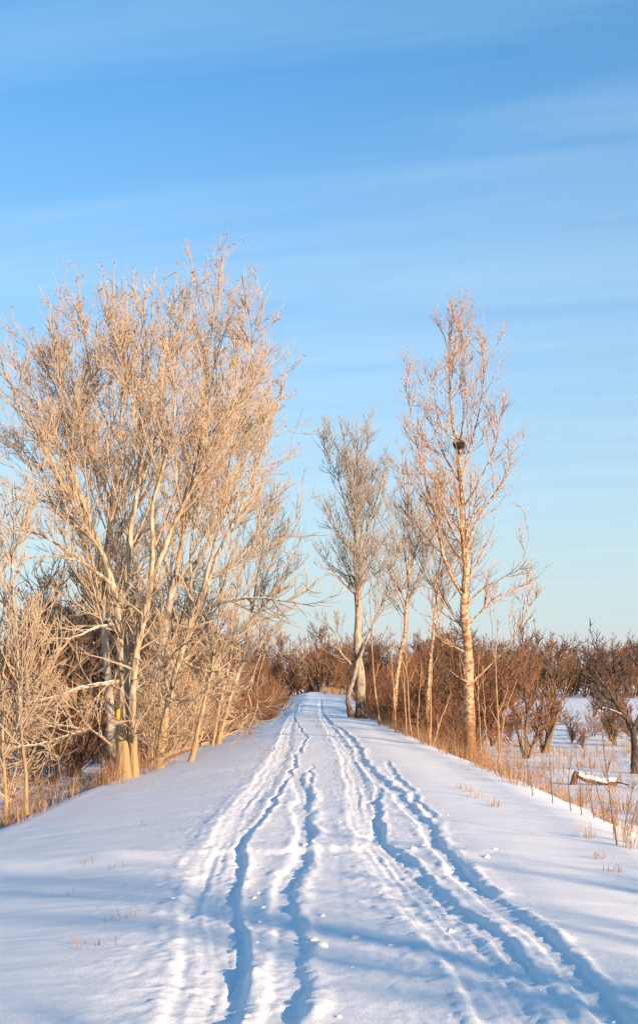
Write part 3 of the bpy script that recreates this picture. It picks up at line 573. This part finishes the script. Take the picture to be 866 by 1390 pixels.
# right roadside thicket between nest tree and the distance
for y in np.arange(46, 150, 3.3):
    for j in range(1 if y < 62 else 2):
        x = wr(y) + 2.2 + j * 2.0 + rp.uniform(-.6, 1.2); k += 1
        place('shrub', k, x, y, rp.uniform(.8, 1.2), 'brown shrub lining the right of the road ' + seg(y), 'shrubs lining the right of the road ' + seg(y))
for y in np.arange(50, 160, 3.4):
    x = wr(y) + 3.6 + rp.uniform(0, 3.0); k += 1
    place('thick', k, x, y, rp.uniform(.68, .95), ('reddish' if k % 4 % 2 else 'dull') + ' brown bare tree lining the right of the road ' + seg(y), 'bare trees lining the right of the road ' + seg(y))
# far wood closing the road and the field
for x in np.arange(-34, 30, .95):
    k += 1; y = 215 + rp.uniform(-20, 40)
    place('thick', k, x, y, rp.uniform(1.55, 2.2), ('reddish' if k % 4 % 2 else 'dull') + ' brown bare tree in the far wood where the road ends', 'far wood where the road ends')
for x in np.arange(20, 74, 1.7):
    for j in range(2):
        k += 1; y = 222 + rp.uniform(-10, 30) + j * 22
        place('thick', k, x, y, rp.uniform(1.5, 2.1), ('reddish' if k % 4 % 2 else 'dull') + ' brown bare tree in the wood beyond the snowy field', 'wood beyond the field')
# scattered in the right field
for px, y, s in ((612, 62, .85), (650, 66, .95), (668, 84, 1.0), (718, 150, .95), (697, 128, .8), (668, 112, .8), (742, 190, .9), (640, 96, .8)):
    k += 1; place('thick', k, (px - CX) / F * y, y, s, 'bare brown round-crowned tree standing out in the snowy field', 'trees standing in the field')
for px, y, s in ((700, 78, .75), (716, 74, .6), (735, 80, .7), (690, 66, .75), (640, 62, .9), (665, 70, .8), (770, 64, .6), (800, 70, .8), (822, 66, .75), (786, 58, .5), (850, 72, .9), (870, 60, .8), (612, 56, .85), (596, 52, .8), (760, 92, .8), (830, 90, .9)):
    k += 1; place('shrub', k, (px - CX) / F * y, y, s, 'low tangled shrub in the snowy field right of the road', 'shrubs in the field', .85)
for px, y, s in ((830, 62, .62), (858, 75, .7), (800, 110, .8)):
    k += 1; place('thick', k, (px - CX) / F * y, y, s, 'bare tree behind the dark leaning tree', 'trees behind the dark leaning tree')
# left field shrub standing in blue shade, between the poplar trunks
place('dark', 1, -7.8, 38, .28, 'small dark round bush on shaded snow behind the poplars', None)
# trees off to the right behind the viewpoint: their shadows streak the near road
for i, (kd, tx, ty, t, s) in enumerate((('thick', -3.8, 10.6, 22, 1.3), ('shade', 1.6, 10.4, 23, 1.05), ('thick', 4.6, 11.8, 24, 1.35), ('thick', 1.4, 8.2, 21, 1.25), ('shade', -.6, 9.4, 22, .95), ('thick', 6.5, 9.5, 25, 1.3))):
    place(kd, i, tx + math.sin(SUN_AZ) * t, ty + math.cos(SUN_AZ) * t, s, 'bare tree behind the viewpoint whose shadow streaks the near snow', 'trees shading the near snow')

# ------------------------------------------------------------------ dry grass
def blades(rng, x, y, h, wd, bend=.25):
    n = len(x); z = ground_z(x, y) - .03; az = rng.uniform(0, 6.28, n); fa = rng.uniform(0, 6.28, n)
    b = rng.normal(0, bend, n) * h; dx, dy = np.cos(az), np.sin(az); sx, sy = np.cos(fa) * wd / 2, np.sin(fa) * wd / 2
    V = np.empty((n, 6, 3))
    for j, (t, ww) in enumerate(((0, 1), (.55, .8), (1, .25))):
        cx = x + dx * b * t * t; cy = y + dy * b * t * t; cz = z + h * t * (1 - .12 * np.abs(b / h) * t)
        V[:, 2 * j] = np.stack([cx - sx * ww, cy - sy * ww, cz], 1); V[:, 2 * j + 1] = np.stack([cx + sx * ww, cy + sy * ww, cz], 1)
    i = np.arange(n)[:, None] * 6; Q = np.concatenate([i + [0, 1, 3, 2], i + [2, 3, 5, 4]], 0); return V.reshape(-1, 3), Q
def scatter(rng, n, xf, y0, y1, clump, seed, thr):
    per = 14; m = n // per; y = y0 + (y1 - y0) * rng.random(m * 5) ** 1.15; x = xf(y, rng.random(m * 5)); keep = fbm(x / clump, y / clump, seed, 3) > thr; x, y = x[keep][:m], y[keep][:m]
    return np.repeat(x, per) + rng.normal(0, .07, len(x) * per), np.repeat(y, per) + rng.normal(0, .07, len(x) * per), np.repeat(rng.uniform(.25, 1.0, len(x)) ** 1.3, per)
rg = np.random.default_rng(8)
x, y, hh = scatter(rg, 7000, lambda y, u: -(wl(y) + .2 + 3.6 * u ** 1.2), 15, 70, 1.6, 61, -.02)
tag(ob('dry_weeds', mesh_from('dry_weeds', *blades(rg, x, y, hh * rg.uniform(.35, 1, len(x)), rg.uniform(.005, .012, len(x)), .5), False), M['redgrass']), 'rusty dry weeds under the poplars along the left verge', 'weeds', kind='stuff')
x, y, hh = scatter(rg, 7000, lambda y, u: wr(y) + .35 + 3.6 * u ** 1.3, 17, 75, 1.3, 63, -.02)
tag(ob('dry_grass', mesh_from('dry_grass', *blades(rg, x, y, hh * rg.uniform(.3, .95, len(x)) * np.clip(.5 + (y - 17) / 40, .45, 1), rg.uniform(.005, .011, len(x)), .46), False), M['redgrass']), 'dry orange grass along the right verge under the nest tree', 'grass', kind='stuff')
xa, ya, hh = scatter(rg, 9000, lambda y, u: wr(y) + 3 + 14 * u, 24, 62, 2.2, 65, .03)
tag(ob('field_reeds', mesh_from('field_reeds', *blades(rg, xa, ya, hh * rg.uniform(.35, .95, len(xa)), rg.uniform(.006, .012, len(xa)), .38), False), M['grass']), 'straw-coloured reeds standing in clumps in the snowy field', 'reeds', kind='stuff')
xa, ya, hh = scatter(rg, 5000, lambda y, u: .4 + 9 * u, 150, 200, 3, 67, -.1)
tag(ob('far_grass', mesh_from('far_grass', *blades(rg, xa, ya, rg.uniform(.3, .7, len(xa)), rg.uniform(.02, .04, len(xa))), False), M['grass']), 'tan dry grass at the far end of the road', 'grass', kind='stuff')
# separate tufts poking out of the snow
def tuft(px, py, h, n, label, group, zoff=-.08, m='grass', spread=.06):
    x0, y0 = road_point(px, py, zoff); a = rg.normal(x0, spread, n); b = rg.normal(y0, spread, n); base = Vector((x0, y0, gz(x0, y0)))
    V, Q = blades(rg, a, b, rg.uniform(.45, 1, n) * h, rg.uniform(.005, .009, n), .3); V = V - np.array(base)
    o = tag(ob('grass_tuft', mesh_from('grass_tuft', V, Q, False), M[m]), label, 'grass tuft', group); o.location = base
TL = 'short dry grass tuft poking through the snow of the right shoulder'
for px, py, h, zo in ((622, 1076, .16, -.1), (634, 1080, .18, -.1), (646, 1088, .22, -.1), (668, 1100, .18, -.1), (797, 1146, .26, -.15), (813, 1172, .16, -.12), (833, 1190, .12, -.12), (858, 1164, .3, -.2), (840, 1150, .4, -.3), (848, 1160, .35, -.25)):
    tuft(px, py, h, 26, TL, 'tufts on the right shoulder', zo)
TL2 = 'sparse dry stalks poking through the snow of the left slope'
for px, py, zo in ((95, 1222, -.15), (125, 1190, -.2), (160, 1185, -.1), (155, 1252, -.05), (176, 1252, -.05), (120, 1295, -.08), (145, 1292, -.05), (300, 1018, -.35), (345, 1005, -.3), (365, 1006, -.2), (70, 1120, -.45), (150, 1100, -.45), (205, 1080, -.42), (200, 1130, -.2)):
    tuft(px, py, .12, 7, TL2, 'stalks on the left slope', zo, 'redgrass', .07)
for px, py in ((372, 966), (380, 965), (388, 964), (366, 968)): tuft(px, py, .5, 30, 'dark dry grass tuft at the left end of the road hollow', 'tufts at the left of the hollow', -.1, 'dark', .25)
for px, py in ((452, 963), (459, 964), (466, 965)): tuft(px, py, .5, 30, 'dark dry grass tuft at the right end of the road hollow', 'tufts at the right of the hollow', -.1, 'dark', .25)
TL3 = 'rusty tall weed clump at the foot of the largest poplar'
for px, py in ((150, 1078), (193, 1066), (203, 1060), (208, 1062), (160, 1080), (226, 1054)): tuft(px, py, .75, 40, TL3, 'weeds at the foot of the largest poplar', -.62, 'redgrass', .13)
TL4 = 'rusty grass clump at the foot of the nest tree'
for px, py in ((628, 1034), (646, 1040), (652, 1044), (620, 1030), (660, 1048)): tuft(px, py, .6, 36, TL4, 'grass at the foot of the nest tree', -.5, 'redgrass', .13)
# dead weed stalks on the right
def weed(px, py, h, d, seed):
    r = np.random.default_rng(seed); b = P(px, py, d); b[2] = gz(b[0], d) - .03; K = 9; D = np.array([r.normal(0, .1), r.normal(0, .1), 1.]); p = [np.zeros(3)]
    for _ in range(K - 1): D = D + r.normal(0, .06, 3); D /= np.linalg.norm(D); p.append(p[-1] + D * h / (K - 1))
    p = np.array(p)[None]; R_ = np.linspace(.010, .004, K)[None]; root = empty('weed_stalk', tuple(b), 'single dead weed stalk standing in the snow right of the road', 'weed', 'dead weed stalks')
    ob('stem', mesh_from('stem', *tubes(p, R_, 5)), M['brown2'], root); q, rr = grow(r, p, R_, 9, .3, 1, .06, .3, .25, 40, .5, .1, 4, .6, .0028)
    ob('side_twigs', mesh_from('side_twigs', *tubes(q, rr, 3)), M['brown'], root)['kind'] = 'stuff'
for i, (px, py, h, d) in enumerate(((750, 1102, 1.0, 21), (723, 1090, .5, 22), (790, 1115, .9, 19), (775, 1110, .9, 20), (838, 1175, 1.5, 15), (846, 1120, .8, 21), (806, 1118, .6, 20), (820, 1130, .7, 19), (697, 1060, .5, 30), (745, 1058, 1.2, 29), (760, 1050, .8, 34), (802, 1080, 1.1, 26), (855, 1150, .7, 17), (718, 1040, 1.2, 36), (796, 1050, 1.3, 33))): weed(px, py, h, d, 300 + i)

# ------------------------------------------------------------------ broken log
d = 37.0; b = P(777, 1052, d); b[2] = gz(b[0], d)
lg = empty('broken_log', tuple(b), 'broken log lying on its upright stub with snow on top', 'log')
rl = np.random.default_rng(3); bb = np.array(b)
p = resample([bb + [0, 0, -.1], bb + [.02, 0, .15], bb + [.10, .02, .36]], 8)[None] - bb; ob('stub', mesh_from('stub', *tubes(jitter(rl, p, .01), np.linspace(.12, .07, 8)[None], 9, True)), M['rot'], lg)
q = resample([bb + [.08, .0, .27], bb + [.30, -.1, .16], bb + [.6, -.2, .10], bb + [1.1, -.35, .08]], 14)[None] - bb; lo = ob('log', mesh_from('log', *tubes(jitter(rl, q, .015), np.linspace(.06, .09, 14)[None], 9, True)), M['rot'], lg)
ob('snow', mesh_from('snow', *tubes(jitter(rl, q[:, 1:] + [0, 0, .06], .02), (np.linspace(.065, .10, 13) * rl.uniform(.85, 1.1, 13))[None], 8)), M['snow'], lo)
q = resample([bb + [1.05, -.35, .1], bb + [1.25, -.6, .1], bb + [1.45, -.9, -.05], bb + [1.7, -1.0, -.2]], 10)[None] - bb; rr = np.linspace(.025, .008, 10)[None]; q2, r2 = grow(rl, q, rr, 4, .2, 1, .1, .5, .3, 45, .3, .1, 5, .6, .005)
ob('branch', mesh_from('branch', *merge([tubes(q, rr, 5), tubes(q2, r2, 3)])), M['brown2'], lg)
# fallen bough along the left edge
fb = P(262, 1028, 46); fb[2] = gz(fb[0], 46)
pts = []
for t in np.linspace(0, 1, 8):
    y = 33 + 34 * t; x = -(wl(y) + .15 + .25 * math.sin(t * 7)); pts.append((x, y, gz(x, y) + .10 + .06 * math.sin(t * 11)))
p = resample(pts, 26)[None]; o0 = p[0, 0].copy(); fo = empty('fallen_bough', tuple(o0), 'long fallen bough lying along the left road edge', 'branch'); R_ = (np.linspace(.08, .02, 26) * np.minimum(1, .06 + np.linspace(0, 1, 26) * 12))[None]
ob('bough', mesh_from('bough', *tubes(p - o0, R_, 7)), M['pale2'], fo); q, rr = grow(rl, p - o0, R_, 1.2, .1, 1, .3, 1.2, .1, 45, .3, .12, 6, .5, .006); ob('twigs', mesh_from('twigs', *tubes(q, rr, 3)), M['twig'], fo)['kind'] = 'stuff'

# ------------------------------------------------------------------ clods of snow beside the ruts
import bmesh
def clod_mesh(seed, sub=2):
    bm = bmesh.new(); bmesh.ops.create_icosphere(bm, subdivisions=sub, radius=1); r = np.random.default_rng(seed); k_ = r.normal(size=(4, 3)) * 1.6; ph_ = r.uniform(0, 6, 4)
    for v in bm.verts: v.co *= (1 + r.uniform(-.16, .16)) * (1 + .16 * sum(math.sin(2.2 * float(np.dot(k_[i], v.co)) + ph_[i]) for i in range(4)) * .8)
    me = bpy.data.meshes.new('clod'); bm.to_mesh(me); bm.free()
    for f in me.polygons: f.use_smooth = True
    return me
cms = [clod_mesh(i) for i in range(4)]
for m_ in cms: m_.materials.append(M['snow'])
for i, (px, py, s) in enumerate(((611, 1260, .045), (482, 1272, .06), (437, 1240, .03), (530, 1283, .03), (345, 1215, .035), (340, 1175, .04), (437, 1285, .05), (425, 1278, .04), (352, 1250, .035), (490, 1147, .045), (415, 1147, .05), (425, 1144, .04), (560, 1150, .05), (575, 1148, .04), (660, 1160, .05), (672, 1152, .04))):
    x, y = road_point(px, py); o = bpy.data.objects.new('snow_clod', cms[i % 4]); C.objects.link(o); s = s * .62; o.location = (x, y, gz(x, y) - s * .05); o.scale = (s * 1.2, s, s * .8); o.rotation_euler = (0, 0, i)
    tag(o, 'clod of snow kicked up beside the wheel ruts', 'snow clod', 'snow clods beside the ruts')
n = 190; vi = np.array([v.co for v in clod_mesh(9, 1).vertices]); fi = np.array([list(f.vertices) for f in clod_mesh(9, 1).polygons]); rc = np.random.default_rng(77)
yy = 6 + 20 * rc.random(n) ** 1.6; tr = rc.integers(0, len(TR), n); xx = np.array([np.interp(yy[i], *TR[tr[i]][0]) for i in range(n)]) + rc.choice([-1, 1], n) * rc.normal(.22, .09, n); ok = np.array([TR[tr[i]][0][0][0] - .5 < yy[i] < TR[tr[i]][0][0][-1] or (TR[tr[i]][0][0][0] < 9) for i in range(n)])
xx, yy = xx[ok], yy[ok]; n = len(xx); sz = .004 + .016 * rc.random(n) ** 4; zg = ground_z(xx, yy)
Vc = vi[None] * sz[:, None, None] * np.array([1.2, 1, .8]) + np.stack([xx, yy, zg + sz * .1], 1)[:, None]; Qc = fi[None] + (np.arange(n) * len(vi))[:, None, None]
tag(ob('snow_crumbs', mesh_from('snow_crumbs', Vc.reshape(-1, 3), Qc.reshape(-1, 3)), M['snow']), 'small crumbs of snow scattered along the wheel ruts', 'snow', kind='stuff')
